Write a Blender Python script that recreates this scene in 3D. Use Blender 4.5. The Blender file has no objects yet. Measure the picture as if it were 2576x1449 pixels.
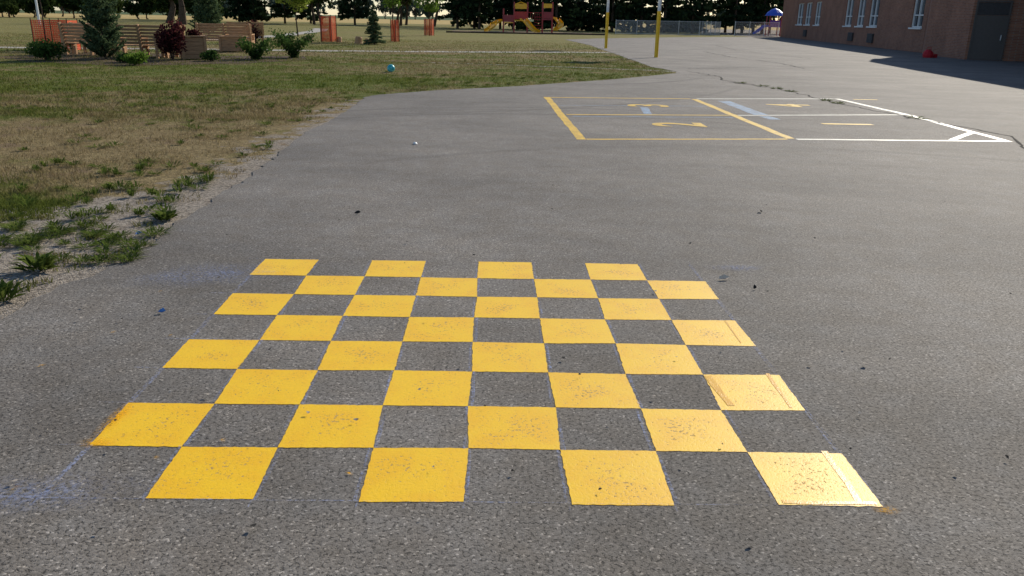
import bpy, math, random
import numpy as np
from mathutils import Matrix, Vector
random.seed(7); rng=np.random.default_rng(11)
C=bpy.context.scene
col=C.collection
# ------------------------------------------------------------------ node helpers
class NT:
    def __init__(s,nt): s.t=nt; s.dim='3D'
    def n(s,typ,ins=None,**kw):
        nd=s.t.nodes.new(typ)
        for k,v in kw.items(): setattr(nd,k,v)
        if ins:
            for k,v in ins.items():
                sock=nd.inputs[k]
                if isinstance(v,bpy.types.NodeSocket): s.t.links.new(v,sock)
                else: sock.default_value=v
        return nd
    def math(s,op,a,b=0.0,c=0.0,clamp=False):
        nd=s.n('ShaderNodeMath',{0:a,1:b,2:c},operation=op); nd.use_clamp=clamp; return nd.outputs[0]
    def ss(s,x,a,b,lo=0.0,hi=1.0):
        nd=s.n('ShaderNodeMapRange',{'Value':x,'From Min':a,'From Max':b,'To Min':lo,'To Max':hi}); nd.interpolation_type='SMOOTHSTEP'; return nd.outputs[0]
    def lin(s,x,a,b,lo=0.0,hi=1.0):
        return s.n('ShaderNodeMapRange',{'Value':x,'From Min':a,'From Max':b,'To Min':lo,'To Max':hi}).outputs[0]
    def mix(s,f,a,b,bt='MIX'):
        nd=s.n('ShaderNodeMix',data_type='RGBA',blend_type=bt)
        for k,v in ((0,f),(6,a),(7,b)):
            if isinstance(v,bpy.types.NodeSocket): s.t.links.new(v,nd.inputs[k])
            else:
                if k and len(v)==3: v=(*v,1)
                nd.inputs[k].default_value=v
        return nd.outputs[2]
    def noise(s,v,sc,det=2.0,ro=0.5,dist=0.0):
        return s.n('ShaderNodeTexNoise',{'Vector':v,'Scale':sc,'Detail':det,'Roughness':ro,'Distortion':dist},noise_dimensions=s.dim).outputs[0]
    def vor(s,v,sc,feat='F1'):
        return s.n('ShaderNodeTexVoronoi',{'Vector':v,'Scale':sc},feature=feat,voronoi_dimensions=s.dim)
    def pos(s): return s.n('ShaderNodeNewGeometry').outputs['Position']
    def xyz(s,v):
        nd=s.n('ShaderNodeSeparateXYZ',{0:v}); return nd.outputs[0],nd.outputs[1],nd.outputs[2]
    def comb(s,x,y,z=0.0): return s.n('ShaderNodeCombineXYZ',{0:x,1:y,2:z}).outputs[0]
    def attr(s,name): return s.n('ShaderNodeAttribute',attribute_name=name).outputs['Fac']
    def bump(s,h,st,d): return s.n('ShaderNodeBump',{'Height':h,'Strength':st,'Distance':d}).outputs[0]
    def scale(s,c,f): return s.mix(1.0,c,s.comb(f,f,f),'MULTIPLY')
def newmat(name,dim='3D'):
    m=bpy.data.materials.new(name); m.use_nodes=True; m.node_tree.nodes.clear()
    t=NT(m.node_tree); t.dim=dim; return m,t
def out(t,sh): t.n('ShaderNodeOutputMaterial',{'Surface':sh})
def prin(t,colr,rough=0.7,spec=0.4,normal=None,metal=0.0,alpha=1.0):
    d={'Base Color':colr if isinstance(colr,bpy.types.NodeSocket) else (*colr,1) if len(colr)==3 else colr,'Roughness':rough,'Specular IOR Level':spec,'Metallic':metal,'Alpha':alpha}
    if normal is not None: d['Normal']=normal
    return t.n('ShaderNodeBsdfPrincipled',d).outputs[0]
def simple(name,c,rough=0.6,spec=0.4,metal=0.0,var=0.15,sc=8.0):
    m,t=newmat(name); p=t.pos()
    f=t.lin(t.noise(p,sc,3.0,0.6),0.3,0.7,1-var,1+var)
    out(t,prin(t,t.scale((*c,1),f),rough,spec,metal=metal)); return m
# ------------------------------------------------------------------ materials
def asphalt_nodes(t,p,rings=True):
    x,y,z=t.xyz(p)
    v=t.vor(p,135.0); cell=t.xyz(v.outputs['Color'])[0]; dist=v.outputs['Distance']
    stone=t.math('ADD',t.lin(cell,0,1,0.66,1.25),t.ss(cell,0.93,1.0,0.0,0.9))
    n1=t.noise(p,70.0,2.5,0.7)
    pit=t.ss(n1,0.35,0.45)           # 0 in pits
    big=t.noise(p,0.45,4.0,0.6); mid=t.noise(p,4.0,3.0,0.65)
    tone=t.math('MULTIPLY',t.lin(big,0.3,0.7,0.83,1.17),t.lin(mid,0.3,0.7,0.9,1.1))
    f=t.math('MULTIPLY',stone,t.lin(pit,0,1,0.42,1.0))
    f=t.math('MULTIPLY',f,tone)
    if rings:   # long faint wear streaks
        sk_=t.noise(t.comb(t.math('MULTIPLY',x,0.35),t.math('ADD',t.math('MULTIPLY',y,1.6),t.math('MULTIPLY',x,0.25))),0.9,4.0,0.65)
        f=t.math('MULTIPLY',f,t.lin(sk_,0.3,0.7,0.9,1.1))
    rn=t.ss(big,0.38,0.58)
    def ring(cx,cy,R,w,ymin,ymax,amt):
        dx=t.math('SUBTRACT',x,cx); dy=t.math('SUBTRACT',y,cy)
        r=t.math('SQRT',t.math('ADD',t.math('MULTIPLY',dx,dx),t.math('MULTIPLY',dy,dy)))
        r=t.math('ADD',r,t.lin(mid,0,1,-0.05,0.05))
        a=t.math('ABSOLUTE',t.math('SUBTRACT',r,R))
        k=t.ss(a,w*0.35,w,1.0,0.0)
        k=t.math('MULTIPLY',k,t.ss(y,ymin,ymin+1.5)); k=t.math('MULTIPLY',k,t.ss(y,ymax-1.5,ymax,1.0,0.0))
        k=t.math('MULTIPLY',k,t.lin(rn,0,1,0.45,1.0))
        return t.math('SUBTRACT',1.0,t.math('MULTIPLY',k,amt))
    if rings:
        for a in ((0.5,9.0,5.5,0.12,12.0,16.0,0.30),(0.6,9.3,6.3,0.1,13.2,17.0,0.27),(-6,26,12.5,0.12,13.2,22,0.25),(-1,28,7.2,0.16,20.6,25.5,0.35),(3,4,7.0,0.13,8.5,12.0,0.18)):
            f=t.math('MULTIPLY',f,ring(*a))
    c=t.scale(t.mix(t.lin(mid,0.3,0.7),(0.196,0.172,0.143),(0.180,0.165,0.146)),f)
    h=t.math('ADD',t.math('MULTIPLY',t.math('SUBTRACT',0.6,dist),0.35),t.math('MULTIPLY',pit,0.7))
    return c,h,pit,n1
m_asph,t=newmat("asphalt",'2D'); p=t.pos(); c,h,pit,n1=asphalt_nodes(t,p)
out(t,prin(t,c,0.8,0.2,t.bump(h,0.5,0.005)))
def paint_mat(name,c1,c2,wear=0.45,rough=0.36,center=False,bstr=0.3,spec=0.3):
    m,t=newmat(name,'2D'); p=t.pos(); c,h,pit,n1=asphalt_nodes(t,p,False)
    k=t.noise(p,60.0,3.0,0.72); patch=t.noise(p,5.0,3.0,0.6)
    thr=t.lin(patch,0.3,0.7,wear-0.10,wear+0.03)
    if center: thr=t.math('ADD',thr,t.lin(t.attr('edge'),0.15,0.95,0.03,-0.08))
    keep=t.ss(t.math('SUBTRACT',k,thr),-0.012,0.03)
    pc=t.mix(t.ss(patch,0.35,0.7),c1,c2)
    pc=t.scale(pc,t.lin(n1,0.3,0.7,0.94,1.04))
    colr=t.mix(keep,t.mix(0.4,c,c2),pc)
    hh=t.math('ADD',t.math('MULTIPLY',h,0.35),t.math('ADD',t.math('MULTIPLY',keep,0.4),t.math('MULTIPLY',k,0.5)))
    out(t,prin(t,colr,t.lin(keep,0,1,0.8,rough),spec,t.bump(hh,bstr,0.004))); return m
m_yel=paint_mat("yellow_road_paint",(0.95,0.57,0.003),(0.92,0.51,0.002),0.385,0.5,True,0.3,0.42)
m_ridge=paint_mat("yellow_paint_ridge",(0.80,0.40,0.002),(0.85,0.45,0.002),0.30,0.35,False,0.3,0.4)
m_yel2=paint_mat("yellow_line_paint",(0.75,0.47,0.03),(0.62,0.38,0.03),0.40,0.6)
m_wht=paint_mat("white_line_paint",(0.8,0.77,0.62),(0.66,0.62,0.5),0.36,0.5)
m_blu=paint_mat("blue_line_paint",(0.20,0.33,0.48),(0.20,0.27,0.36),0.5,0.7)
def chalk(name,c,amt,falloff=True,sc=25.0):
    m,t=newmat(name,'2D'); p=t.pos()
    k=t.ss(t.noise(p,sc,4.0,0.75),0.38,0.68)
    k=t.math('MULTIPLY',k,t.lin(t.noise(p,4.0,3.0),0.3,0.7,0.15,1.0))
    k=t.math('MULTIPLY',k,amt)
    if falloff: k=t.math('MULTIPLY',k,t.ss(t.attr('edge'),0.0,1.0,1.0,0.0))
    d=t.n('ShaderNodeBsdfDiffuse',{'Color':(*c,1)}).outputs[0]
    tr=t.n('ShaderNodeBsdfTransparent').outputs[0]
    out(t,t.n('ShaderNodeMixShader',{0:k,1:tr,2:d}).outputs[0]); return m
m_chalk=chalk("blue_chalk_dust",(0.32,0.40,0.66),0.42,True,45.0)
m_chalkl=chalk("blue_chalk_line",(0.42,0.48,0.70),0.6,False,60.0)
m_over=chalk("yellow_overspray",(0.80,0.40,0.01),1.3,True,80.0)
m_crack=simple("crack_dark",(0.035,0.033,0.03),0.95,0.1)
# grass colour group
gg=bpy.data.node_groups.new("grass_colour",'ShaderNodeTree')
gg.interface.new_socket("Position",in_out='INPUT',socket_type='NodeSocketVector')
gg.interface.new_socket("Color",in_out='OUTPUT',socket_type='NodeSocketColor')
gg.interface.new_socket("Dry",in_out='OUTPUT',socket_type='NodeSocketFloat')
t=NT(gg); t.dim='2D'; gi=t.n('NodeGroupInput'); go=t.n('NodeGroupOutput'); p=gi.outputs[0]
x,y,z=t.xyz(p); pf=t.comb(x,y,0.0)
st=t.comb(t.math('MULTIPLY',x,0.45),y,0.0)
nf=t.noise(pf,1.7,4.0,0.65)
n=t.math('ADD',t.math('MULTIPLY',t.noise(st,0.33,3.0,0.6),0.55),t.math('MULTIPLY',nf,0.45))
b=t.math('MULTIPLY',t.ss(y,5.5,9.0),t.ss(y,12.5,17.0,1.0,0.0))
b2=t.ss(y,27.0,42.0)
bias=t.math('ADD',t.math('MULTIPLY',b,0.12),t.math('MULTIPLY',b2,0.05))
dry=t.ss(t.math('ADD',n,bias),0.43,0.64)
green=t.mix(t.noise(pf,0.9,2.0),(0.078,0.108,0.018),(0.14,0.155,0.033))
brown=t.mix(t.noise(pf,2.4,3.0),(0.17,0.12,0.058),(0.31,0.245,0.125))
far=t.mix(t.noise(st,0.12,3.0),(0.20,0.19,0.06),(0.28,0.245,0.10))
cc=t.mix(dry,green,brown); cc=t.mix(t.math('MULTIPLY',t.ss(y,36.0,60.0),0.7),cc,far)
t.t.links.new(cc,go.inputs[0]); t.t.links.new(dry,go.inputs[1])
def gcol(t,p):
    nd=t.n('ShaderNodeGroup'); nd.node_tree=gg; t.t.links.new(p,nd.inputs[0]); return nd.outputs[0],nd.outputs[1]
m_ground,t=newmat("lawn_ground",'2D'); p=t.pos(); gc,dry=gcol(t,p); x,y,z=t.xyz(p)
fine=t.noise(p,45.0,3.0,0.75); f2=t.noise(p,11.0,3.0,0.7)
gc=t.scale(gc,t.math('MULTIPLY',t.lin(fine,0.3,0.7,0.5,1.45),t.lin(f2,0.3,0.7,0.65,1.25)))
bare=t.ss(t.noise(p,0.9,4.0,0.7),0.57,0.68); bare=t.math('MULTIPLY',bare,t.ss(y,14.0,18.0,1.0,0.15))
gc=t.mix(t.math('MULTIPLY',bare,0.7),gc,(0.22,0.155,0.10))
v=t.vor(p,75.0); st=t.lin(t.xyz(v.outputs['Color'])[0],0,1,0.45,1.6)
grav=t.scale(t.mix(t.noise(p,3.0),(0.24,0.20,0.155),(0.30,0.265,0.22)),st)
a=t.math('ADD',x,3.18); w=t.math('MULTIPLY',t.math('SUBTRACT',8.4,y),0.42); w=t.math('MINIMUM',t.math('MAXIMUM',w,0.0),2.2)
a=t.math('ADD',a,w); a=t.math('ADD',a,t.lin(t.noise(p,2.2,4.0,0.7),0.2,0.8,-0.75,0.75)); a=t.math('SUBTRACT',a,t.ss(y,16.5,18.5,0.0,30.0))
gm=t.ss(a,-0.15,0.2)
cfin=t.mix(gm,gc,grav)
gold=t.mix(t.noise(p,0.05,3.0),(0.50,0.36,0.14),(0.42,0.33,0.15))
cfin=t.mix(t.ss(y,185,192),cfin,gold)
cfin=t.mix(t.ss(y,430,440),cfin,(0.10,0.13,0.06))
h=t.math('ADD',fine,t.math('MULTIPLY',v.outputs['Distance'],-0.5))
out(t,prin(t,cfin,0.95,0.05,t.bump(h,0.6,0.02)))
def leafmat(name,c1,c2,trans=0.35,grass=False,spec=False):
    m,t=newmat(name); r=t.attr('rnd')
    if grass:
        gc,dry=gcol(t,t.pos()); c=t.mix(t.ss(r,0.5,0.98,0.0,0.6),gc,t.mix(dry,(0.15,0.165,0.04),(0.34,0.28,0.15)))
        c=t.scale(c,t.lin(r,0,1,0.7,1.35))
    else:
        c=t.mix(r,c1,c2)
    d=t.n('ShaderNodeBsdfDiffuse',{'Color':c}).outputs[0]; tl=t.n('ShaderNodeBsdfTranslucent',{'Color':c}).outputs[0]
    out(t,t.n('ShaderNodeMixShader',{0:trans,1:d,2:tl}).outputs[0]); return m
m_blade=leafmat("grass_blades",0,0,0.35,True)
m_weed=leafmat("weed_leaves",(0.06,0.10,0.02),(0.16,0.20,0.045),0.35)
m_con=leafmat("conifer_needles",(0.010,0.020,0.010),(0.035,0.055,0.022),0.15)
m_dec=leafmat("dark_leaves",(0.015,0.028,0.010),(0.06,0.085,0.022),0.3)
m_lite=leafmat("light_leaves",(0.14,0.20,0.03),(0.38,0.42,0.09),0.5)
m_green=leafmat("fresh_leaves",(0.06,0.12,0.02),(0.20,0.30,0.05),0.5)
m_red=leafmat("purple_leaves",(0.025,0.010,0.012),(0.13,0.035,0.035),0.35)
m_jun=leafmat("juniper_leaves",(0.025,0.055,0.015),(0.10,0.17,0.04),0.3)
m_pine=leafmat("pine_needles",(0.035,0.06,0.028),(0.13,0.18,0.085),0.35)
m_fartree=leafmat("far_leaves",(0.05,0.075,0.06),(0.10,0.13,0.09),0.2)
m_bark=simple("bark",(0.085,0.06,0.042),0.9,0.1,var=0.4)
m_wood,t=newmat("cedar_wood"); p=t.pos()
f=t.lin(t.noise(t.comb(*[t.math('MULTIPLY',q,s) for q,s in zip(t.xyz(p),(3.0,3.0,30.0))]),1.5,3.0,0.6),0.3,0.7,0.65,1.25)
out(t,prin(t,t.scale((0.48,0.28,0.14,1),f),0.7,0.3))
m_orange=simple("orange_plastic",(0.80,0.10,0.02),0.5,0.4)
m_steel=simple("galvanised_steel",(0.55,0.56,0.57),0.4,0.5,0.3)
m_poley=simple("yellow_pole_paint",(0.85,0.50,0.01),0.35,0.5,var=0.06)
m_poleg=simple("grey_pole_paint",(0.55,0.58,0.60),0.4,0.5,var=0.06)
m_white=simple("white_paint",(0.78,0.78,0.76),0.5,0.4,var=0.06)
m_pred=simple("playground_red",(0.26,0.02,0.03),0.4,0.5)
m_pyel=simple("playground_yellow",(0.80,0.42,0.01),0.35,0.5)
m_ppur=simple("playground_purple",(0.10,0.05,0.30),0.4,0.5)
m_pblue=simple("playground_blue",(0.03,0.10,0.55),0.4,0.5)
m_teal=simple("teal_rubber",(0.02,0.38,0.42),0.4,0.5,var=0.1)
m_tealL=simple("light_teal_rubber",(0.12,0.55,0.58),0.4,0.5,var=0.1)
m_bag=simple("red_fabric",(0.45,0.02,0.03),0.7,0.3)
m_door=simple("brown_metal_door",(0.085,0.07,0.062),0.5,0.4,var=0.06)
m_black=simple("dark_louvre",(0.05,0.045,0.045),0.6,0.3)
m_conc=simple("path_gravel",(0.40,0.37,0.32),0.9,0.1,var=0.3,sc=14.0)
m_stonee=simple("fieldstone",(0.34,0.30,0.25),0.9,0.2,var=0.3)
m_chip=simple("wood_chips",(0.30,0.22,0.14),0.95,0.1,var=0.35)
m_soil=simple("planting_soil",(0.10,0.07,0.05),0.95,0.1,var=0.35)
m_roof=simple("roof_flashing",(0.12,0.10,0.09),0.5,0.4)
m_glass,t=newmat("window_glass"); out(t,prin(t,(0.06,0.075,0.09),0.08,0.6))
m_brick,t=newmat("brick_wall"); x,y,z=t.xyz(t.pos())
bt=t.n('ShaderNodeTexBrick',{'Vector':t.comb(t.math('ADD',x,y),z,0.0),'Color1':(0.35,0.15,0.085,1),'Color2':(0.24,0.10,0.06,1),'Mortar':(0.28,0.22,0.18,1),'Scale':1.0,'Mortar Size':0.008,'Brick Width':0.22,'Row Height':0.075,'Bias':0.0})
bc=t.scale(bt.outputs[0],t.lin(t.noise(t.pos(),0.8,4.0),0.3,0.7,0.85,1.12))
out(t,prin(t,bc,0.85,0.2,t.bump(bt.outputs['Fac'],-0.4,0.01)))
# ------------------------------------------------------------------ mesh helpers
def link(o,parent=None):
    col.objects.link(o)
    if parent: o.parent=parent
    return o
def quads(name,parts,mats,parent=None):
    """parts: list of (arr[m,4,3], matidx, rnd[m] or scalar)"""
    A=np.concatenate([q[0] for q in parts]).astype(np.float32)
    mi=np.concatenate([np.full(len(q[0]),q[1],dtype=np.int32) for q in parts])
    rn=np.concatenate([np.broadcast_to(np.asarray(q[2],dtype=np.float32),(len(q[0]),)) for q in parts]).astype(np.float32)
    k=A.shape[1]; m=len(A)
    me=bpy.data.meshes.new(name); me.vertices.add(m*k); me.vertices.foreach_set('co',A.reshape(-1))
    me.loops.add(m*k); me.loops.foreach_set('vertex_index',np.arange(m*k,dtype=np.int32))
    me.polygons.add(m); me.polygons.foreach_set('loop_start',np.arange(0,m*k,k,dtype=np.int32)); me.polygons.foreach_set('loop_total',np.full(m,k,dtype=np.int32))
    for q in mats: me.materials.append(q)
    me.polygons.foreach_set('material_index',mi)
    at=me.attributes.new('rnd','FLOAT','POINT'); at.data.foreach_set('value',np.repeat(rn,k))
    me.update(); me.validate()
    return link(bpy.data.objects.new(name,me),parent)
def leafq(c,size,flat=0.0):
    n=len(c); a=rng.normal(size=(n,3)); a/=np.linalg.norm(a,axis=1)[:,None]
    b=rng.normal(size=(n,3)); 
    b-= (a*b).sum(1)[:,None]*a; b/=np.linalg.norm(b,axis=1)[:,None]
    s=(size*rng.uniform(0.6,1.4,n))[:,None]
    return np.stack([c-a*s,c-b*s*0.55,c+a*s,c+b*s*0.55],axis=1)
def stickq(p0,p1,r0,r1,n=6):
    p0=np.array(p0,float); p1=np.array(p1,float); d=p1-p0; d/=np.linalg.norm(d)
    u=np.cross(d,[0.3,1,0.1]); u/=np.linalg.norm(u); v=np.cross(d,u)
    th=np.linspace(0,2*math.pi,n+1); ring=np.cos(th)[:,None]*u+np.sin(th)[:,None]*v
    return np.stack([p0+ring[:-1]*r0,p0+ring[1:]*r0,p1+ring[1:]*r1,p1+ring[:-1]*r1],axis=1)
def decid(x,y,h,w,tb,nl=1500,ls=0.3,tr=0.15,nb=14,li=0,bi=1):
    base=np.array([x,y,0.0]); parts=[]
    cz=(h+tb)/2; rz=(h-tb)/2; top=np.array([x+rng.normal()*0.2*w*0.2,y,tb+rz*0.9])
    m=np.array([x+rng.normal()*0.05*w,y+rng.normal()*0.05*w,tb*0.9])
    parts.append((stickq(base-[0,0,0.1],m,tr*1.25,tr*0.85,8),bi,0.5)); parts.append((stickq(m,top,tr*0.85,tr*0.25,6),bi,0.5))
    per=nl//nb
    for i in range(nb):
        d=rng.normal(size=3); d/=np.linalg.norm(d); rr=rng.uniform(0.35,0.8)
        bc=np.array([x+d[0]*w/2*rr,y+d[1]*w/2*rr,cz+d[2]*rz*rr])
        br=rng.uniform(0.28,0.42)*min(w/2,rz)*1.15
        s0=m+(top-m)*rng.uniform(0,0.7); parts.append((stickq(s0,bc,tr*0.35,tr*0.08,4),bi,0.5))
        q=rng.normal(size=(per,3)); q/=np.linalg.norm(q,axis=1)[:,None]; q*=(br*rng.uniform(0.25,1.15,per)**0.6)[:,None]; q[:,2]*=0.75
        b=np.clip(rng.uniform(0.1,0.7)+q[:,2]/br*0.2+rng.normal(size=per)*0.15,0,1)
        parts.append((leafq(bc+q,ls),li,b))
    return parts
def conif(x,y,h,w,nl=1600,ls=0.35,tb=0.3,tr=0.15,li=0,bi=1,droop=0.25,pw=0.85,nb=None):
    parts=[(stickq([x,y,-0.1],[x,y,h*0.97],tr,tr*0.1,6),bi,0.5)]
    nb=nb or (max(24,int(h*9)) if h>3.5 else 90)
    bt=np.sort(rng.uniform(0,1,nb))**1.15; baz=rng.uniform(0,2*math.pi,nb); bl=(w/2)*((1-bt)**pw)*rng.uniform(0.7,1.12,nb)+0.03*w
    bi_=rng.choice(nb,nl,p=bl/bl.sum()); s=rng.uniform(0.12,1,nl)**0.75
    L=bl[bi_]*s; az=baz[bi_]+rng.normal(size=nl)*0.13*(1+0.5*(1-s)); 
    z=tb+bt[bi_]*(h-tb) - droop*L + 0.12*L*s + rng.normal(size=nl)*0.03*h/6
    c=np.stack([x+np.cos(az)*L,y+np.sin(az)*L,np.maximum(z,0.05)],axis=1)
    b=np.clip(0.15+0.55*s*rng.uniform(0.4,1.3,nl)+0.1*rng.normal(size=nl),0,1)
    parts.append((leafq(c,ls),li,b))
    return parts
def bush(x,y,w,h,nl=900,ls=0.07,nb=8,li=0,bi=1,up=0.0,spiky=False):
    parts=[]; per=nl//nb
    for i in range(nb):
        az=rng.uniform(0,2*math.pi); rr=rng.uniform(0.1,0.62)*w/2
        bc=np.array([x+math.cos(az)*rr,y+math.sin(az)*rr,rng.uniform(0.35,0.75)*h]); br=rng.uniform(0.22,0.36)*w
        if spiky:
            tip=bc+np.array([math.cos(az)*br,math.sin(az)*br,rng.uniform(0.1,0.35)*h])
            s=rng.uniform(0,1,per)[:,None]; root=np.array([x,y,0.05]); q=root+(tip-root)*s; q[:,2]+=np.sin(s[:,0]*3.1)*0.15*h
            q+=rng.normal(size=(per,3))*0.045*w; bb=np.clip(s[:,0]*0.8+rng.normal(size=per)*0.15,0,1)
            q[:,2]=np.maximum(q[:,2],0.02); parts.append((leafq(q,ls),li,bb)); continue
        parts.append((stickq([x,y,0],bc,0.015,0.006,4),bi,0.5))
        q=rng.normal(size=(per,3)); q/=np.linalg.norm(q,axis=1)[:,None]; q*=(br*rng.uniform(0.2,1.15,per)**0.6)[:,None]; q[:,2]*=0.8*h/w+0.2
        c=bc+q; c[:,2]=np.maximum(c[:,2],0.02)
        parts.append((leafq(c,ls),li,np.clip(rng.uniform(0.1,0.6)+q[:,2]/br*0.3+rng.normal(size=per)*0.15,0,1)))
    return parts
class MB:
    def __init__(s): s.V=[];s.F=[];s.M=[]
    def add(s,vs,fs,m=0):
        o=len(s.V); s.V+= [tuple(v) for v in vs]; s.F+=[tuple(i+o for i in f) for f in fs]; s.M+=[m]*len(fs)
    def box(s,cx,cy,cz,sx,sy,sz,m=0,rz=0.0,rx=0.0):
        R=Matrix.Rotation(rz,3,'Z')@Matrix.Rotation(rx,3,'X'); vs=[]
        for k in (-.5,.5):
            for j in (-.5,.5):
                for i in (-.5,.5): vs.append(Vector((cx,cy,cz))+R@Vector((i*sx,j*sy,k*sz)))
        s.add(vs,[(0,2,3,1),(4,5,7,6),(0,1,5,4),(2,6,7,3),(0,4,6,2),(1,3,7,5)],m)
    def tube(s,pts,rads,m=0,n=10,cap=True):
        pts=[Vector(p) for p in pts]; 
        if not hasattr(rads,'__len__'): rads=[rads]*len(pts)
        rings=[]
        for i,p in enumerate(pts):
            d=(pts[min(i+1,len(pts)-1)]-pts[max(i-1,0)]).normalized()
            ref=Vector((0,0,1)) if abs(d.z)<0.9 else Vector((1,0,0))
            u=d.cross(ref).normalized(); v=d.cross(u)
            rings.append([p+(u*math.cos(a)+v*math.sin(a))*rads[i] for a in [2*math.pi*k/n for k in range(n)]])
        vs=[q for r in rings for q in r]; fs=[]
        for i in range(len(pts)-1):
            for k in range(n): fs.append((i*n+k,i*n+(k+1)%n,(i+1)*n+(k+1)%n,(i+1)*n+k))
        if cap: fs.append(tuple(range(n))[::-1]); fs.append(tuple((len(pts)-1)*n+k for k in range(n)))
        s.add(vs,fs,m)
    def obj(s,name,mats,loc=(0,0,0),rz=0.0,parent=None,bevel=0.0,smooth=False):
        me=bpy.data.meshes.new(name); me.from_pydata(s.V,[],s.F); 
        for q in mats: me.materials.append(q)
        me.polygons.foreach_set('material_index',s.M)
        if smooth: me.polygons.foreach_set('use_smooth',[True]*len(s.F))
        me.update(); o=bpy.data.objects.new(name,me); o.location=loc; o.rotation_euler=(0,0,rz); link(o,parent)
        if bevel:
            b=o.modifiers.new('b','BEVEL'); b.width=bevel; b.segments=2; b.limit_method='ANGLE'
        return o
def sheet(name,pts,z,m,edge=None):
    me=bpy.data.meshes.new(name); me.from_pydata([(a,b,z) for a,b in pts],[],[tuple(range(len(pts)))]); me.materials.append(m); me.update()
    o=link(bpy.data.objects.new(name,me))
    if me.polygons[0].normal.z<0: me.flip_normals()
    return o
def dens(pts,step,jit):
    o=[]
    for (a,b) in zip(pts[:-1],pts[1:]):
        L=math.dist(a,b); n=max(1,int(L/step))
        for i in range(n):
            f=i/n; o.append((a[0]+(b[0]-a[0])*f+random.gauss(0,jit)*(i>0),a[1]+(b[1]-a[1])*f+random.gauss(0,jit)*(i>0)))
    o.append(pts[-1]); return o
def ribbon(mb,pts,w,z,m=0,jit=0.0):
    n=len(pts); L=[];Rr=[]
    for i,p in enumerate(pts):
        a=Vector(pts[max(i-1,0)]); b=Vector(pts[min(i+1,n-1)]); d=(b-a).normalized(); nn=Vector((-d.y,d.x))
        ww=w/2*(1+random.uniform(-jit,jit)); ww2=w/2*(1+random.uniform(-jit,jit))
        L.append((p[0]+nn.x*ww,p[1]+nn.y*ww,z)); Rr.append((p[0]-nn.x*ww2,p[1]-nn.y*ww2,z))
    mb.add(L+Rr,[(n+i,n+i+1,i+1,i) for i in range(n-1)],m)
# ------------------------------------------------------------------ ground
S=4000
sheet("lawn_ground",[(-S,-S),(S,-S),(S,S),(-S,S)],0.0,m_ground)
edge=[(-2.95,-12),(-2.9,2.5),(-2.75,4.08),(-2.75,4.32),(-2.76,4.71),(-2.65,4.88),(-2.56,5.23),(-2.63,5.85),(-2.71,6.34),(-2.66,6.93),(-2.72,7.34),(-2.72,8.21),(-2.82,9.72),(-2.96,11.45),(-2.93,13.07),(-2.96,14.84),(-3.08,17.13),(-2.9,17.7),(-1.78,19.04),(0.03,20.57),(2.84,23.71),(5.1,26.9),(5.3,27.8),(4.95,30),(4.88,34.37),(4.84,43.62),(4.74,55.99),(3.89,68.86),(7.05,75.21),(16.26,87.04),(27,97.5),(33.72,99.0)]
e2=dens(edge[:22],0.12,0.018)+dens(edge[22:],0.5,0.05)
sheet("asphalt_yard",e2+[(80,112),(80,-12)],0.010,m_asph)
# paths
mb=MB()
P=dens([(-60,33.5),(-22,37.2),(-16,38.6),(-9.5,39.4),(-2,41.2),(4.7,43.3)],0.6,0.05); ribbon(mb,P,1.3,0.006,0,0.25)
mb.obj("gravel_path",[m_conc])
mb=MB(); P=dens([(-19,52),(-18.2,59),(-18.6,70),(-20.4,87.7),(-24,105)],0.8,0.05); ribbon(mb,P,1.6,0.006,0,0.2)
mb.obj("gravel_path",[m_conc])
mb=MB(); P=dens([(-5.0,31.4),(-1,30.3),(2.5,29.2),(5.3,28.0)],0.3,0.02); ribbon(mb,P,0.22,0.007,0,0.5)
mb.obj("stone_edging",[m_conc])
sheet("playground_surface",dens([(-7,92),(3,90.5),(9,93),(9,106),(-8,106),(-7,92)],0.7,0.1),0.006,m_chip)
sheet("garden_bed",dens([(-18.5,30),(-16,27.3),(-12,25.7),(-9,28.5),(-7.6,31.5),(-8.5,34),(-12,33),(-16,35),(-18.5,30)],0.4,0.08),0.005,m_soil)
# ------------------------------------------------------------------ checkerboard
ZP=0.0116   # a film of paint just above the asphalt
s=0.3645; O=np.array([-1.612,2.418]); U=np.array([1.0,0.0125]); Vv=np.array([-0.027,1.0])
nodes={}
for i in range(9):
    for j in range(9): nodes[i,j]=O+U*i*s+Vv*j*s+rng.normal(size=2)*0.0045
V=[];F=[];E=[]
def squarepoly(cs,jit=0.0013,n=20):
    pts=[]
    for k in range(4):
        a=cs[k];b=cs[(k+1)%4]
        for q in range(n):
            f=q/n; pts.append(a+(b-a)*f+(rng.normal(size=2)*jit if q else 0))
    return pts
for j in range(8):
    for i in range(8):
        if (i+j)%2==1:
            cs=[nodes[i,j],nodes[i+1,j],nodes[i+1,j+1],nodes[i,j+1]]
            pts=squarepoly(cs); c=sum(cs)/4; b=len(V); V.append((c[0],c[1],ZP)); E.append(0.0)
            for q in pts: V.append((q[0],q[1],ZP)); E.append(1.0)
            n=len(pts); F+=[(b,b+1+k,b+1+(k+1)%n) for k in range(n)]
me=bpy.data.meshes.new("painted_checkerboard"); me.from_pydata(V,[],F); me.materials.append(m_yel)
at=me.attributes.new('edge','FLOAT','POINT'); at.data.foreach_set('value',E); me.update(); link(bpy.data.objects.new("painted_checkerboard",me))
zc=[0.0140]
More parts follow.
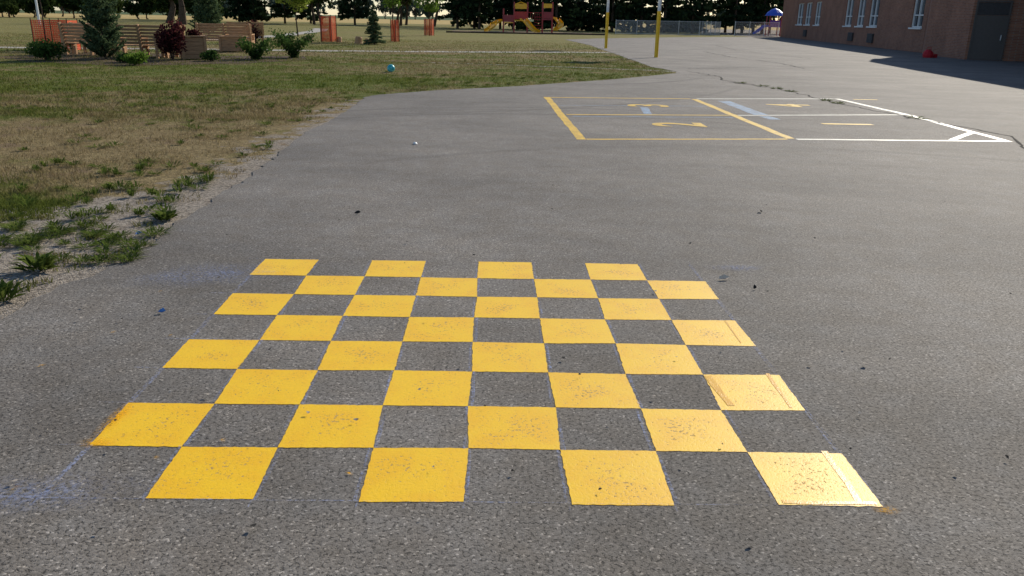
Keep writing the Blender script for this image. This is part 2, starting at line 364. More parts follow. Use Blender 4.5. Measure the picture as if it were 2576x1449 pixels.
def blob(name,cx,cy,rx,ry,mat,rot=0.0):
    zc[0]+=0.0003; z=zc[0]
    V=[(cx,cy,z)];E=[0.0];n=24
    for k in range(n):
        a=2*math.pi*k/n; u=math.cos(a)*rx; v=math.sin(a)*ry
        V.append((cx+u*math.cos(rot)-v*math.sin(rot),cy+u*math.sin(rot)+v*math.cos(rot),z)); E.append(1.0)
    me=bpy.data.meshes.new(name); me.from_pydata(V,[],[(0,1+k,1+(k+1)%n) for k in range(n)]); me.materials.append(mat)
    at=me.attributes.new('edge','FLOAT','POINT'); at.data.foreach_set('value',E); me.update(); return link(bpy.data.objects.new(name,me))
blob("chalk_dust",-1.95,4.95,0.6,0.32,m_chalk,0.3); blob("chalk_dust",-1.65,2.44,0.5,0.17,m_chalk,0.12)
blob("chalk_dust",-1.72,5.02,0.3,0.05,m_chalk,0.1); blob("chalk_dust",1.5,5.3,0.3,0.1,m_chalk,0.1)
blob("overspray_smudge",-1.60,2.80,0.09,0.06,m_over); blob("overspray_smudge",-1.62,2.98,0.045,0.22,m_over); blob("overspray_smudge",1.30,2.43,0.06,0.04,m_over)
for (a,b_,r) in ((-2.07,3.94,0.022),(-1.76,3.91,0.018),(-1.72,2.47,0.02),(-1.32,2.69,0.02),(-0.58,2.6,0.02),(-1.12,2.83,0.025),(-2.2,3.5,0.03),(-2.1,4.6,0.02),(-1.05,2.75,0.012)): blob("overspray_smudge",a,b_,r,r*0.6,m_over,a)
mb=MB()
def ln(i0,j0,i1,j1,w=0.006,z=0.0130,m=0):
    a=O+U*i0*s+Vv*j0*s; b=O+U*i1*s+Vv*j1*s; ribbon(mb,dens([tuple(a),tuple(b)],0.1,0.001),w,z,m,0.4)
for j in range(9): ln(-0.35,j,0.0 if j in(1,2,3,5,7) else 1.0,j)
ln(0,-0.1,0,8.1); ln(8,0,8,8.2,0.004); ln(0,0,8,0,0.005); ln(-1.2,0.02,0,0.02,0.01)
for i in range(9):
    ln(i,-0.12,i,0.0); 
for (i,j) in [(a,b) for a in range(8) for b in range(8) if (a+b)%2==0]:
    ln(i+0.03,j,i+0.03,j+1,0.014); ln(i+0.97,j,i+0.97,j+1,0.010)
mb.obj("chalk_guide_line",[m_chalkl])
mb=MB()
ln(7.80,0.08,7.83,1.04,0.022,0.0128); ln(7.05,0.06,7.95,0.05,0.02,0.01275); ln(7.83,2.06,7.86,3.05,0.016,0.0128); ln(7.05,2.95,7.12,2.1,0.03,0.0128); ln(7.82,4.1,7.84,5.0,0.008,0.0128)
mb.obj("paint_ridge",[m_ridge])
# ------------------------------------------------------------------ four square court
mb=MB()
def line(a,b,w,m): ribbon(mb,dens([a,b],0.25,0.006),w,ZP,m,0.08)
line((0.93,11.42),(0.67,17.80),0.13,0)
line((0.74,17.73),(3.77,17.97),0.10,0)
line((1.00,11.46),(3.92,11.83),0.09,0)
line((0.90,14.52),(3.84,14.85),0.09,0)
line((3.84,17.92),(3.99,11.88),0.13,0)
mb.obj("painted_court_line",[m_yel2])
mb=MB()
line((3.92,17.99),(7.08,18.58),0.10,0); line((4.00,14.86),(7.22,15.44),0.09,0); line((4.06,11.83),(7.25,12.02),0.11,0)
line((7.16,18.62),(7.31,15.48),0.12,0); line((7.31,15.46),(7.23,12.98),0.12,0); line((7.23,12.96),(7.20,12.09),0.12,0)
line((6.40,12.05),(7.15,12.93),0.10,0)
mb.obj("painted_court_line",[m_wht])
mb=MB()
line((0.85,16.10),(3.78,16.42),0.04,0); line((0.99,14.25),(3.84,14.48),0.05,0); line((4.40,17.61),(4.45,14.99),0.26,0); line((4.45,14.78),(4.5,14.3),0.22,0); line((2.47,16.0),(2.37,14.77),0.15,0)
mb.obj("painted_court_line",[m_blu])
def number(ch,x0,x1,yc,mat,name="painted_number"):
    cu=bpy.data.curves.new(name,'FONT'); cu.body=ch; cu.size=(x1-x0)/0.70; cu.offset=0.022; cu.align_x='CENTER'
    o=bpy.data.objects.new(name,cu); link(o); bpy.context.view_layer.update()
    dg=bpy.context.evaluated_depsgraph_get(); me=bpy.data.meshes.new_from_object(o.evaluated_get(dg)); bpy.data.objects.remove(o)
    me.materials.clear(); me.materials.append(mat)
    o=bpy.data.objects.new(name,me); link(o); o.location=(x1,yc,0.0136); o.rotation_euler=(0,0,math.radians(90)); return o
number("3",2.21,2.97,16.33,m_yel2); number("2",2.22,3.03,13.33,m_yel2); number("4",5.13,5.97,16.85,m_yel2); number("1",5.12,5.94,13.78,m_yel2)
number("1",7.5,8.0,18.5,m_yel2)
# cracks
mb=MB()
for pts,w in (([(5.74,28.12),(6.2,25.5),(5.9,24),(6.39,22.35)],0.05),([(6.0,29.5),(8.5,31.2),(10.89,30.73)],0.06),([(10.4,47.15),(10.2,40),(10.9,35),(10.6,31)],0.06),([(5.9,23.2),(6.65,21.14),(6.78,17.46),(7.22,14.54),(7.6,12.6),(7.03,11.3),(7.6,9.5)],0.035),([(0.5,30),(6,26)],0.03),([(14,60),(13,50),(14,40)],0.05)):
    ribbon(mb,dens(pts,0.18,0.04),w,0.0125,0,0.6)
mb.obj("asphalt_crack",[m_crack])
# ------------------------------------------------------------------ grass
ey=np.array([p[1] for p in edge[:28]]); ex=np.array([p[0] for p in edge[:28]])
def vnoise(x,y,sc,seed=0):
    g=np.random.default_rng(seed).random((256,256)); X=x*sc; Y=y*sc; i=np.floor(X).astype(int); j=np.floor(Y).astype(int); fx=X-i; fy=Y-j; fx=fx*fx*(3-2*fx); fy=fy*fy*(3-2*fy)
    a=g[i%256,j%256];b=g[(i+1)%256,j%256];c=g[i%256,(j+1)%256];d=g[(i+1)%256,(j+1)%256]
    return (a*(1-fx)+b*fx)*(1-fy)+(c*(1-fx)+d*fx)*fy
def blades(n,y0,y1,pwr,h0,h1,w):
    y=y0+(y1-y0)*rng.uniform(0,1,n)**pwr
    xe=np.interp(y,ey,ex); x=-0.68*y-1.5+(xe+0.68*y+1.5)*rng.uniform(0,1,n)
    d=0.2+1.0*vnoise(x,y,0.8,1)*vnoise(x,y,3.1,2)*2
    thr=xe-0.45-np.clip((8.4-y)*0.42,0,2.2)
    g=np.clip((thr-x+ (vnoise(x,y,2.0,3)-0.5)*1.2)/0.5,0,1)
    g=np.where(y>18.5,1.0,g)
    tuft=(vnoise(x,y,4.5,4)>0.72)*0.75
    g=np.where(x<xe-0.12,np.maximum(g,tuft*(y<30)),0)
    dry=np.clip((y-6.4)/2,0,1)*np.clip((15-y)/3,0,1)
    d=d*g*(1-0.6*dry)
    k=rng.uniform(0,1,n)<d
    x=x[k];y=y[k];m=len(x)
    hh=rng.uniform(h0,h1,m)*(0.5+0.9*vnoise(x,y,1.5,5)); az=rng.uniform(0,2*math.pi,m); ln_=hh*rng.uniform(0.2,1.0,m); a2=rng.uniform(0,2*math.pi,m)
    c=np.stack([x,y,np.zeros(m)],1); u=np.stack([np.cos(az),np.sin(az),0*az],1)*(w*rng.uniform(0.7,1.4,m))[:,None]
    tip=c+np.stack([np.cos(a2)*ln_,np.sin(a2)*ln_,hh],1)
    return np.stack([c-u,c+u,tip],1),rng.uniform(0,1,m)
parts=[]
for a in ((130000,4.0,14.0,0.9,0.02,0.05,0.004),(100000,13.0,32.0,1.1,0.03,0.065,0.008),(50000,30.0,60.0,1.0,0.03,0.07,0.018)):
    q,r=blades(*a); parts.append((q,0,r))
quads("lawn_grass",parts,[m_blade])
def weed(x,y,r,h,n,w=0.008,mat=None,name="weed_plant"):
    az=rng.uniform(0,2*math.pi,n); rr=r*rng.uniform(0,0.5,n); c=np.stack([x+np.cos(az)*rr,y+np.sin(az)*rr,0*az+0.005],1)
    a2=az+rng.normal(size=n)*0.5; u=np.stack([-np.sin(a2),np.cos(a2),0*az],1)*(w*rng.uniform(0.6,1.4,n))[:,None]
    L=r*rng.uniform(0.3,1.0,n); H=h*rng.uniform(0.3,1,n)
    mid=c+np.stack([np.cos(a2)*L*0.5,np.sin(a2)*L*0.5,H*0.85],1); tip=c+np.stack([np.cos(a2)*L,np.sin(a2)*L,H],1)
    q=np.stack([c,mid-u,tip,mid+u],1)
    return (q,0,rng.uniform(0,1,n))
for (x,y,r,h,n,w) in ((-3.06,5.02,0.13,0.11,70,0.016),(-2.93,4.42,0.12,0.12,60,0.014),(-2.98,4.38,0.05,0.2,14,0.006),(-2.82,6.42,0.12,0.09,70,0.018),(-3.3,4.9,0.1,0.18,20,0.006)):
    quads("weed_plant",[weed(x,y,r,h,n,w)],[m_weed])
ps=[]
for i in range(50):
    x=rng.uniform(-3.9,-2.5); y=rng.uniform(5.2,6.1)+0.25*(x<-3.2); ps.append(weed(x,y,rng.uniform(0.05,0.14),rng.uniform(0.02,0.06),70,0.004))
for i in range(70):
    y=rng.uniform(6.3,9.0); x=-2.8-abs(rng.normal())*1.1-0.2*(y>7); ps.append(weed(x,y,rng.uniform(0.05,0.14),rng.uniform(0.03,0.09),50,0.005))
for i in range(260):
    y=rng.uniform(9,26); xe=np.interp(y,ey,ex); x=xe-0.2-abs(rng.normal())*4; ps.append(weed(x,y,rng.uniform(0.06,0.18),rng.uniform(0.02,0.07),40,0.006))
for x,y in ((6.6,21.2),(6.7,20.4),(6.5,22),(6.8,17.5),(6.75,18.1),(6.2,23.0),(7.2,14.9)): ps.append(weed(x,y,0.2,0.05,40,0.008))
quads("grass_tufts",ps,[m_weed])
# ------------------------------------------------------------------ trees, distant mass
ps=[]
for i in range(26):
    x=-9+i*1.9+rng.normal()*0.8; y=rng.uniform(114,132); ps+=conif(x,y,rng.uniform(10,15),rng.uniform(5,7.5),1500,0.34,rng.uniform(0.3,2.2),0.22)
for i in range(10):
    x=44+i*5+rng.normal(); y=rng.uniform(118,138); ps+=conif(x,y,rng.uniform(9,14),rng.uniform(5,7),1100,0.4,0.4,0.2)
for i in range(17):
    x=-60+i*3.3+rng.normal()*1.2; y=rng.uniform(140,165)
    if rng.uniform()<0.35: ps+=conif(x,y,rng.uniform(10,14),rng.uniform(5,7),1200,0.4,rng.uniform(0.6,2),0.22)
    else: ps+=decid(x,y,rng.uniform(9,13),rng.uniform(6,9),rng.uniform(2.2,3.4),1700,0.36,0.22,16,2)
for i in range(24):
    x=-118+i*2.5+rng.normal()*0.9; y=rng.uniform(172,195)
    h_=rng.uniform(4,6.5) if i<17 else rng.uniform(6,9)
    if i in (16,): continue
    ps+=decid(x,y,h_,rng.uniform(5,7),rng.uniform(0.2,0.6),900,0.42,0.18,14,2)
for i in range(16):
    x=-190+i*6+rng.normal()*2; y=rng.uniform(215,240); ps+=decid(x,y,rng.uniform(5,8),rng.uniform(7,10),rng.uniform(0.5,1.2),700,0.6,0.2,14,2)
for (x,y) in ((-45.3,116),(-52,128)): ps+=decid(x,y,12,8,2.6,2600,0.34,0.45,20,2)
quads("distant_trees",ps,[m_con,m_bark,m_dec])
ps=[]
for i in range(90):
    x=-420+i*8.2+rng.normal()*2.5; y=rng.uniform(425,445); ps+=decid(x,y,rng.uniform(8,14),rng.uniform(10,14),0.5,260,1.1,0.3,10,0)
quads("distant_treeline",ps,[m_fartree,m_bark])
# individual trees
quads("young_maple_tree",decid(-16.48,64.3,4.6,3.6,1.6,2400,0.11,0.05,22),[m_lite,m_bark])
quads("small_spruce_tree",conif(-8.26,49.5,2.25,1.25,5200,0.06,0.12,0.04,droop=0.3,nb=160),[m_pine,m_bark])
quads("sapling_tree",decid(-7.85,54.9,4.4,1.9,1.5,1400,0.10,0.035,14),[m_green,m_bark])
quads("sapling_tree",decid(-7.6,74.7,4.6,2.6,1.6,1600,0.11,0.045,16),[m_green,m_bark])
quads("young_pine_tree",conif(-14.2,29.2,2.9,1.3,13000,0.045,0.02,0.04,droop=-0.55,pw=0.38,nb=330),[m_pine,m_bark])
quads("cypress_tree",conif(-22.46,62.2,4.2,2.3,6000,0.09,0.1,0.06,droop=-0.4,pw=0.45,nb=260),[m_pine,m_bark])
quads("sapling_tree",decid(-19.3,34.8,3.6,1.0,1.9,300,0.07,0.025,8),[m_dec,m_bark])
quads("purple_leaf_shrub",bush(-11.75,28.9,0.95,1.35,2200,0.05,14),[m_red,m_bark])
quads("purple_leaf_shrub",bush(-14.5,47.2,1.1,1.45,900,0.06,12),[m_red,m_bark])
quads("juniper_bush",bush(-9.5,30.9,1.4,0.75,2400,0.045,16,spiky=True),[m_jun,m_bark])
quads("juniper_bush",bush(-8.55,32.6,1.5,0.95,2600,0.045,18,spiky=True),[m_jun,m_bark])
quads("low_shrub",bush(-15.7,28.2,1.35,0.62,1900,0.045,12),[m_jun,m_bark])
quads("low_shrub",bush(-16.6,29.4,0.8,0.5,1000,0.045,8),[m_jun,m_bark])
quads("low_shrub",bush(-11.9,26.3,0.85,0.42,1100,0.04,9),[m_green,m_bark])
quads("low_shrub",bush(-10.6,29.3,0.7,0.4,900,0.04,9),[m_jun,m_bark])
quads("low_shrub",bush(-12.8,27.6,0.7,0.3,700,0.04,9),[m_jun,m_bark])
# ------------------------------------------------------------------ benches & planters
def bench(x,y,rz,L=1.9):
    b=MB(); n=2 if L<1.6 else 3
    for i in range(n):
        px=-L/2+0.06+i*(L-0.12)/(n-1)
        b.box(px,0.27,0.34,0.09,0.09,0.68)
        b.box(px,-0.30,0.58,0.09,0.10,1.18,0,0,math.radians(9))
        b.box(px,0.0,0.36,0.085,0.50,0.09)
        b.box(px,0.0,0.70,0.11,0.72,0.04)
    for k in range(4): b.box(0,0.22-k*0.13,0.427,L,0.11,0.035)
    for k in range(6):
        z=0.52+k*0.115; b.box(0,-0.235-(z-0.5)*0.16,z,L+0.04,0.03,0.09,0,0,math.radians(9))
    return b.obj("park_bench",[m_wood],(x,y,0),rz)
bench(-15.9,32.0,math.radians(-12),2.3)
bench(-16.9,33.5,math.radians(62),1.9)
bench(-13.6,31.0,math.radians(0),1.9)
bench(-12.75,31.2,math.radians(100),1.8)
bench(-13.1,38.4,math.radians(5),2.4)
bench(-15.0,47.2,math.radians(20),1.9)
def planter(x,y,rz,w,d,h):
    b=MB()
    for sx in (-1,1):
        for sy in (-1,1): b.box(sx*(w/2),sy*(d/2),h/2,0.09,0.09,h)
    k=int(h/0.15)
    for i in range(k):
        z=0.07+i*0.145
        for sy in (-1,1): b.box(0,sy*(d/2-0.01),z+0.04,w-0.1,0.035,0.135)
        for sx in (-1,1): b.box(sx*(w/2-0.01),0,z+0.04,0.035,d-0.1,0.135)
    for sy in (-1,1): b.box(0,sy*d/2,h+0.022,w+0.2,0.14,0.04)
    for sx in (-1,1): b.box(sx*w/2,0,h+0.021,0.14,d-0.145,0.04)
    b.box(0,0,h-0.1,w-0.12,d-0.12,0.04,1)
    return b.obj("wooden_planter_box",[m_wood,m_soil],(x,y,0),rz)
planter(-11.55,30.3,0.5,0.75,0.55,0.78); planter(-12.3,36.9,0.15,0.95,0.8,0.62)
quads("planter_flowers",[(q[0]+np.array([0,0,0.68]),q[1],q[2]) for q in bush(-11.55,30.3,0.6,0.35,500,0.04,8)],[m_red,m_bark])
for (x,y,w,h,rz) in ((-12.5,51.2,0.5,0.36,0.2),(-11.0,52.8,0.35,0.3,0.5),(-9.35,50.4,0.45,0.4,-0.4),(-8.95,50.9,0.3,0.28,0.3)):
    b=MB(); pts=[(0,0,0),(0,0,h*0.3),(0.02,0.01,h*0.8),(0.03,0.02,h)]
    b.tube(pts,[w*0.55,w*0.5,w*0.46,w*0.40],0,9); b.obj("tree_stump",[m_wood],(x,y,0),rz,bevel=0.02)
# ------------------------------------------------------------------ orange fencing
def net(path,h,name="orange_safety_fence",closed=False):
    b=MB(); z0=0.05
    segs=list(zip(path[:-1],path[1:]))
    if closed: segs.append((path[-1],path[0]))
    for (a,c) in segs:
        L=math.dist(a,c); n=max(1,int(L/0.075)); dx=(c[0]-a[0])/L; dy=(c[1]-a[1])/L
        for i in range(n):
            u=(i+0.5)*L/n; wv=0.014
            p=(a[0]+dx*u,a[1]+dy*u)
            b.add([(p[0]-dx*wv,p[1]-dy*wv,z0),(p[0]+dx*wv,p[1]+dy*wv,z0),(p[0]+dx*wv,p[1]+dy*wv,h),(p[0]-dx*wv,p[1]-dy*wv,h)],[(0,1,2,3)],0)
        for k in range(int((h-z0)/0.08)+1):
            z=z0+k*0.08; ox=-dy*0.003; oy=dx*0.003
            b.add([(a[0]+ox,a[1]+oy,z),(c[0]+ox,c[1]+oy,z),(c[0]+ox,c[1]+oy,z+0.025),(a[0]+ox,a[1]+oy,z+0.025)],[(0,1,2,3)],0)
    for a in path: b.tube([(a[0],a[1],0),(a[0],a[1],h+0.08)],0.02,1,6)
    return b.obj(name,[m_orange,m_bark])
net([(-20.3,35.7),(-18.9,34.6),(-17.9,34.0),(-18.3,35.6),(-19.5,36.4)],1.2,closed=True)
def circ(x,y,r,n=5,ph=0.3): return [(x+r*math.cos(ph+2*math.pi*k/n),y+r*math.sin(ph+2*math.pi*k/n)) for k in range(n)]
net(circ(-11.6,52.5,0.52),1.52,closed=True); net(circ(-7.8,54.8,0.27,4),1.35,closed=True); net(circ(-7.65,74.7,0.45),1.4,closed=True)
# ------------------------------------------------------------------ chain link fences
def chain(a,c,h,name="chain_link_fence"):
    b=MB(); L=math.dist(a,c); dx=(c[0]-a[0])/L; dy=(c[1]-a[1])/L
    n=max(1,round(L/2.4))
    for i in range(n+1):
        u=i*L/n; b.tube([(a[0]+dx*u,a[1]+dy*u,0),(a[0]+dx*u,a[1]+dy*u,h+0.08)],0.04,0,6)
    for z in (h,0.08): b.tube([(a[0],a[1],z),(c[0],c[1],z)],0.025,0,6)
    sp=0.13; w=0.009; k=-int(h/sp)
    while k*sp<L:
        for sgn in (1,-1):
            u0=k*sp; u1=u0+h
            if sgn<0: u0,u1=u1,u0
            def cl(u,zu,v,zv):
                if u<0: zu=zu+(zv-zu)*(0-u)/(v-u); u=0
                if u>L: zu=zu+(zv-zu)*(L-u)/(v-u); u=L
                return u,zu
            A=cl(u0,0.08,u1,h); B=cl(u1,h,u0,0.08)
            if abs(A[0]-B[0])>0.01:
                P0=(a[0]+dx*A[0],a[1]+dy*A[0],A[1]); P1=(a[0]+dx*B[0],a[1]+dy*B[0],B[1])
                b.add([(P0[0],P0[1],P0[2]-w),(P0[0],P0[1],P0[2]+w),(P1[0],P1[1],P1[2]+w),(P1[0],P1[1],P1[2]-w)],[(0,1,2,3)],0)
        k+=1
    return b.obj(name,[m_steel])
chain((11.6,100),(24.15,101.6),1.55); chain((25.7,100.8),(31.5,103),1.6); chain((24.15,101.6),(24.3,112),1.55)
# ------------------------------------------------------------------ basketball posts
def hoop(x,y):
    b=MB(); b.tube([(0,0,0),(0,0,2.0)],0.085,0,14); b.tube([(0,0,2.0),(0,0,3.5)],0.075,1,14)
    b.tube([(0,0,3.3),(-0.25,-0.5,3.3)],0.04,1,8)
    b.box(-0.27,-0.55,3.3,1.5,0.04,1.0,2,math.radians(-25))
    pts=[(-0.42+0.23*math.cos(a),-0.85+0.23*math.sin(a),3.0) for a in [2*math.pi*k/16 for k in range(17)]]
    b.tube(pts,0.012,3,6)
    b.obj("basketball_hoop",[m_poley,m_poleg,m_white,m_orange],(x,y,0))
hoop(5.23,49.58); hoop(6.35,38.43)
b=MB(); b.tube([(0,0,0),(0,0,9)],[0.14,0.09],0,8); b.box(0.4,0,8.95,0.9,0.2,0.12); b.obj("lamp_post",[m_white],(-52.5,94,0))
# ------------------------------------------------------------------ ball, bag
def sphere(name,r,mats,loc):
    import bmesh
    me=bpy.data.meshes.new(name); bm=bmesh.new(); bmesh.ops.create_uvsphere(bm,u_segments=24,v_segments=16,radius=r); bm.to_mesh(me); bm.free()
    for q in mats: me.materials.append(q)
    for p_ in me.polygons:
        p_.use_smooth=True
        c_=p_.center
        if abs(c_.z)<0.16*r or abs(c_.x)<0.10*r: p_.material_index=1
    o=link(bpy.data.objects.new(name,me)); o.location=loc; o.rotation_euler=(0.5,0.4,0.2); return o
sphere("playground_ball",0.115,[m_teal,m_tealL],(-3.72,25.09,0.118))
b=MB(); b.tube([(0,0,0.0),(0,0,0.12),(0,0,0.26),(0.02,0,0.36),(0.05,0,0.42)],[0.24,0.27,0.24,0.16,0.05],0,10); b.box(0.3,0.1,0.09,0.35,0.25,0.18,0,0.3)
b.tube([(-0.1,0,0.38),(-0.05,0,0.52),(0.08,0,0.52),(0.12,0,0.38)],0.015,0,6); b.obj("red_school_bag",[m_bag],(21.3,43.9,0.01),0,bevel=0.03)
# ------------------------------------------------------------------ playground
b=MB()
def post(x,y,h,m=0,r=0.07): b.tube([(x,y,0),(x,y,h)],r,m,8)
for x,y in ((-0.9,-0.6),(0.6,-0.6),(-0.9,0.9),(0.6,0.9)): post(x,y,3.3)
b.box(-0.15,0.15,1.35,1.6,1.6,0.12,1)
b.tube([(-0.95,-0.6,2.7),(-0.7,-0.6,3.1),(-0.15,-0.6,3.3),(0.4,-0.6,3.1),(0.65,-0.6,2.7)],0.06,1,6)
b.box(-0.15,-0.62,2.85,1.3,0.05,0.55,1); b.box(-0.15,0.92,1.9,1.4,0.05,0.8,0)
for x,y in ((-2.1,-0.3),(-2.1,1.0)): post(x,y,2.6)
b.box(-1.5,0.35,1.1,1.2,1.3,0.1,1)
b.box(-1.5,-0.32,1.55,1.1,0.05,0.75,0)
for x,y in ((2.3,-0.5),(3.4,-0.5),(2.3,0.7),(3.4,0.7)): post(x,y,3.35)
b.box(2.85,0.1,1.5,1.2,1.3,0.12,0); b.box(2.85,-0.55,2.95,0.95,0.05,0.45,1); b.box(2.85,-0.52,1.95,0.95,0.04,0.7,0)
b.tube([(0.7,-0.1,2.2),(2.2,-0.1,2.2)],0.035,0,6)
for k in range(1,6): b.tube([(0.7+k*0.25,-0.1,2.2),(0.7+k*0.25,-0.1,1.4)],0.02,0,6)
def slide(pts,w,m=1):
    n=len(pts)
    for i in range(n-1):
        a=Vector(pts[i]);c=Vector(pts[i+1]); d=(c-a); dh=Vector((d.x,d.y,0)).normalized(); sN=Vector((-dh.y,dh.x,0))*w/2; up=Vector((0,0,0.22))
        b.add([a-sN,a+sN,c+sN,c-sN],[(0,1,2,3)],m)
        b.add([a-sN,c-sN,c-sN+up,a-sN+up],[(0,1,2,3)],m); b.add([a+sN,c+sN,c+sN+up,a+sN+up],[(0,1,2,3)],m)
slide([(0.1,-0.6,1.4),(0.35,-1.2,1.3),(0.8,-2.0,0.8),(1.3,-2.8,0.3),(1.7,-3.4,0.15)],0.75)
slide([(-2.1,0.2,1.25),(-2.5,-0.1,1.2),(-3.1,-0.8,0.9),(-3.4,-1.7,0.5),(-3.9,-2.4,0.15)],0.7)
slide([(3.4,0.0,1.6),(3.9,-0.1,1.5),(4.3,-0.6,1.1),(4.2,-1.3,0.7),(3.7,-1.7,0.35)],0.7)
for k in range(6): b.tube([(1.4,0.9-0*k,0.25+k*0.3),(2.2,0.9,0.25+k*0.3)],0.03,0,6)
b.obj("playground_structure",[m_pred,m_pyel],(0.6,96.5,0))
b=MB()
for x,y in ((-0.7,-0.6),(0.7,-0.6),(-0.7,0.7),(0.7,0.7)): post(x,y,2.5,0)
b.box(0,0,1.1,1.6,1.5,0.12,1); b.tube([(0,0,2.4),(0,0,2.75),(0,0,3.1),(0,0,3.3)],[1.15,0.95,0.5,0.05],2,10)
b.box(0,-0.62,1.5,1.3,0.05,0.7,1); slide([(-0.7,0,1.15),(-1.3,-0.2,1.0),(-2.1,-0.4,0.4),(-2.5,-0.4,0.2)],0.7,2)
b.obj("climbing_frame",[m_pred,m_ppur,m_pblue],(31.9,106.5,0))
b=MB(); b.box(1,91.1,0.09,17,0.2,0.16,0,0.0); b.obj("playground_kerb",[m_bark],(0,0,0))
# ------------------------------------------------------------------ school building
par=bpy.data.objects.new("brick_school_building",None); link(par)
def wallframe(A,B):
    A=Vector((*A,0));B=Vector((*B,0)); L=(B-A).length; u=(B-A)/L; n=Vector((u.y,-u.x,0))
    return A,u,n,L
def wbox(b,fr,u0,u1,d0,d1,z0,z1,m=0):
    A,u,n,L=fr; vs=[]
    for z in (z0,z1):
        for d in (d0,d1):
            for q in (u0,u1): vs.append(A+u*q+n*d+Vector((0,0,z)))
    b.add(vs,[(0,2,3,1),(4,5,7,6),(0,1,5,4),(2,6,7,3),(0,4,6,2),(1,3,7,5)],m)
fr=wallframe((31.04,100.6),(24.63,51.64)); A,u,n,L=fr
if n.x>0: n=-n; fr=(A,u,n,L)
H=4.5; b=MB(); sill=1.45; head=3.55
wins=[(.183,.243),(.268,.322),(.36,.408),(.597,.644),(.674,.716),(.743,.79),(.942,.985)]
w2=[(a*L,c*L) for a,c in wins]
wbox(b,fr,0,L,-0.3,0,0,sill); wbox(b,fr,0,L,-0.3,0,head,H)
prev=0
for a,c in w2: wbox(b,fr,prev,a,-0.3,0,sill,head); prev=c
wbox(b,fr,prev,L,-0.3,0,sill,head)
wbox(b,fr,0,L,-14,-0.3,0,H-0.02)
b.obj("walls",[m_brick],parent=par)
b=MB(); wbox(b,fr,-0.2,L,-14.2,0.25,H,H+0.35); b.obj("roof",[m_roof],parent=par)
b=MB()
for a,c in w2:
    wbox(b,fr,a,c,-0.2,-0.17,sill,head,1)
    for q in (a+0.05,(a+c)/2,c-0.05): wbox(b,fr,q-0.05,q+0.05,-0.168,-0.08,sill+0.08,head-0.08,0)
    for z in (sill+0.04,head-0.04): wbox(b,fr,a,c,-0.167,-0.09,z-0.04,z+0.04,0)
    wbox(b,fr,a+0.1,c-0.1,-0.166,-0.10,2.15,2.22,0)
    wbox(b,fr,a-0.08,c+0.08,-0.16,0.10,sill-0.10,sill,0)
b.obj("windows",[m_white,m_glass],parent=par)
b=MB()
for q in (0.29,0.655,0.77): wbox(b,fr,q*L-0.7,q*L+0.7,0.003,0.12,0.3,0.95,0)
b.obj("wall_vents",[m_black],parent=par)
Hg=6.7
def prism(b,pts,z0,z1,m=0):
    n_=len(pts); vs=[(p[0],p[1],z0) for p in pts]+[(p[0],p[1],z1) for p in pts]
    b.add(vs,[tuple(range(n_))[::-1],tuple(range(n_,2*n_))]+[(i,(i+1)%n_,(i+1)%n_+n_,i+n_) for i in range(n_)],m)
b=MB(); prism(b,[(23.40,48.83),(22.37,42.34),(36,35.5),(42,48.0)],0,Hg)
prism(b,[(21.45,35.3),(18.8,16),(42,16),(42,34.0),(30,33.9)],0,Hg)  # unseen near wing, extent guessed and sized for its shadow on the yard
prism(b,[(24.63,51.6),(23.40,48.83),(42,48.0),(42,51.6)],0,Hg)
b.obj("gym_walls",[m_brick],parent=par)
b=MB(); prism(b,[(24.53,51.8),(23.20,48.86),(22.17,42.34),(21.25,35.3),(18.6,15.8),(42.2,15.8),(42.2,51.8)],Hg,Hg+0.4); b.obj("gym_roof",[m_roof],parent=par)  # unseen slab, carried over the entrance recess to close a gap in the shadow
f2=wallframe((22.37,42.34),(36,35.5)); A2,u2,n2,L2=f2
if n2.y>0: n2=-n2; f2=(A2,u2,n2,L2)
b=MB(); wbox(b,f2,0.12,0.20,0.004,0.07,0,2.8,0); wbox(b,f2,1.55,1.63,0.004,0.07,0,2.8,0); wbox(b,f2,0.20,1.55,0.004,0.07,2.72,2.8,0)
wbox(b,f2,0.20,1.55,0.005,0.03,0.02,2.1,0); wbox(b,f2,0.20,1.55,0.005,0.035,2.12,2.7,1); wbox(b,f2,1.38,1.42,0.03,0.09,0.95,1.2,2)
b.obj("entrance_door",[m_door,m_black,m_steel],parent=par)
# ------------------------------------------------------------------ litter
def pebble(name,x,y,r,mat):
    b=MB(); b.tube([(0,0,0.0),(0,0,r*0.4),(0,0,r*0.9)],[r*0.9,r*1.05,r*0.45],0,8)
    for i,v in enumerate(b.V): b.V[i]=(v[0]*random.uniform(0.8,1.2),v[1]*random.uniform(0.8,1.2),v[2])
    return b.obj(name,[mat],(x,y,0.012),random.uniform(0,3))
pebble("white_pebble",-1.30,10.71,0.03,m_white)
mb=MB()
for i in range(220):
    y=2.2+rng.uniform(0,1)**1.5*18; x=rng.uniform(-2.5,0.55*y+0.8) 
    r=rng.uniform(0.004,0.012)
    pp=[(x+math.cos(a)*r*rng.uniform(0.6,1.3),y+math.sin(a)*r*rng.uniform(0.6,1.3),0.0225+rng.uniform(0,0.008)) for a in (0,1.2,2.4,3.7,5)]
    mb.add(pp,[(0,1,2,3,4)],int(rng.integers(0,2)))
mb.obj("scattered_grit",[m_stonee,m_crack])
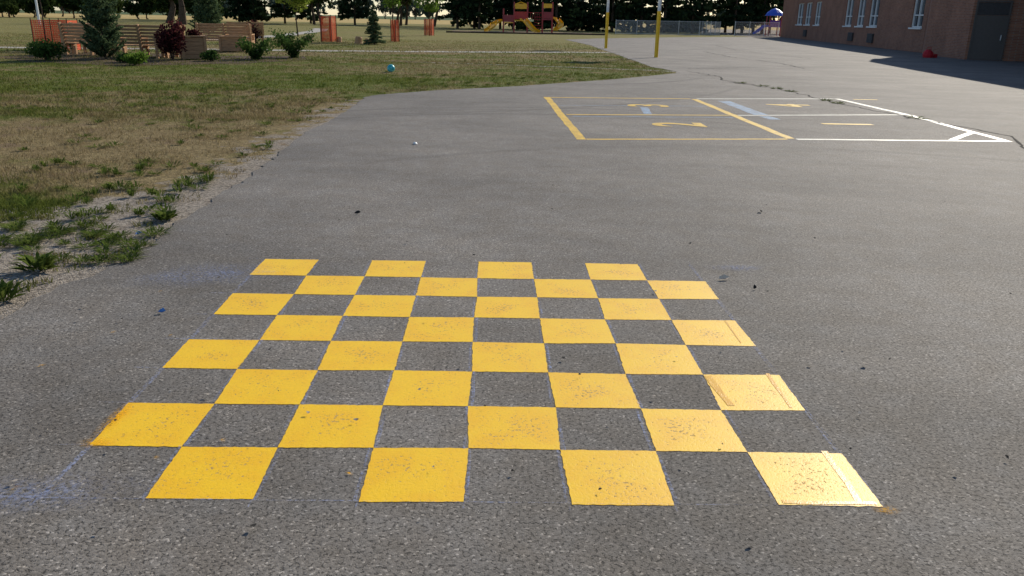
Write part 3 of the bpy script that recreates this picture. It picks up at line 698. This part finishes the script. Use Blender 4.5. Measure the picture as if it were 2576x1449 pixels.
def leaf(name,x,y,r,mat,rz):
    V=[(-r,0,0.01),(-r*.5,r*.35,.02),(r*.3,r*.45,.03),(r,0.0,.015),(r*.3,-r*.4,.012),(-r*.5,-r*.3,.012),(0,0,.004)]
    b=MB(); b.add(V,[(0,5,6),(5,4,6),(4,3,6),(3,2,6),(2,1,6),(1,0,6)]); return b.obj(name,[mat],(x,y,0.012),rz)
m_dleaf=simple("dry_leaf",(0.60,0.50,0.38),0.8,0.2); m_tape=simple("blue_tape",(0.08,0.22,0.50),0.5,0.4)
leaf("fallen_leaf",1.37,5.04,0.045,m_dleaf,0.3); leaf("fallen_leaf",1.52,4.85,0.02,m_crack,0.8); leaf("fallen_leaf",-1.31,6.70,0.03,m_crack,0.5); leaf("fallen_leaf",2.18,7.04,0.035,m_crack,1.5)
leaf("tape_scrap",-1.94,4.24,0.022,m_tape,0.1); leaf("tape_scrap",-2.8,5.9,0.03,m_tape,1.0)
# ------------------------------------------------------------------ light, sky, camera
az=math.radians(33.9); el=math.radians(28)
sd=Vector((math.sin(az)*math.cos(el),math.cos(az)*math.cos(el),math.sin(el)))
L=bpy.data.lights.new("sun",'SUN'); L.energy=5.0; L.angle=math.radians(0.5); L.color=(1.0,0.92,0.79)
lo=bpy.data.objects.new("sun",L); link(lo); lo.rotation_euler=sd.to_track_quat('Z','Y').to_euler(); lo.location=sd*50
w=bpy.data.worlds.new("World"); C.world=w; w.use_nodes=True; nt=w.node_tree; nt.nodes.clear(); t=NT(nt)
sk=t.n('ShaderNodeTexSky',sky_type='NISHITA',sun_disc=False,sun_elevation=el,sun_rotation=az,dust_density=0.3,ozone_density=1.5)
tint=t.mix(1.0,sk.outputs[0],(0.93,0.98,1.08),'MULTIPLY')
bg=t.n('ShaderNodeBackground',{0:tint,1:0.11}); t.n('ShaderNodeOutputWorld',{0:bg.outputs[0]})
cam=bpy.data.cameras.new("camera"); cam.sensor_width=36; cam.lens=28.65; cam.clip_end=6000; cam.clip_start=0.05
co=bpy.data.objects.new("camera",cam); link(co)
co.matrix_world=Matrix.Translation((0,0,1.6))@(Matrix.Rotation(math.radians(90-18.33),4,'X')@Matrix.Rotation(math.radians(1.0),4,'Z'))
C.camera=co
C.view_settings.view_transform='Standard'; C.view_settings.look='None'; C.view_settings.exposure=0
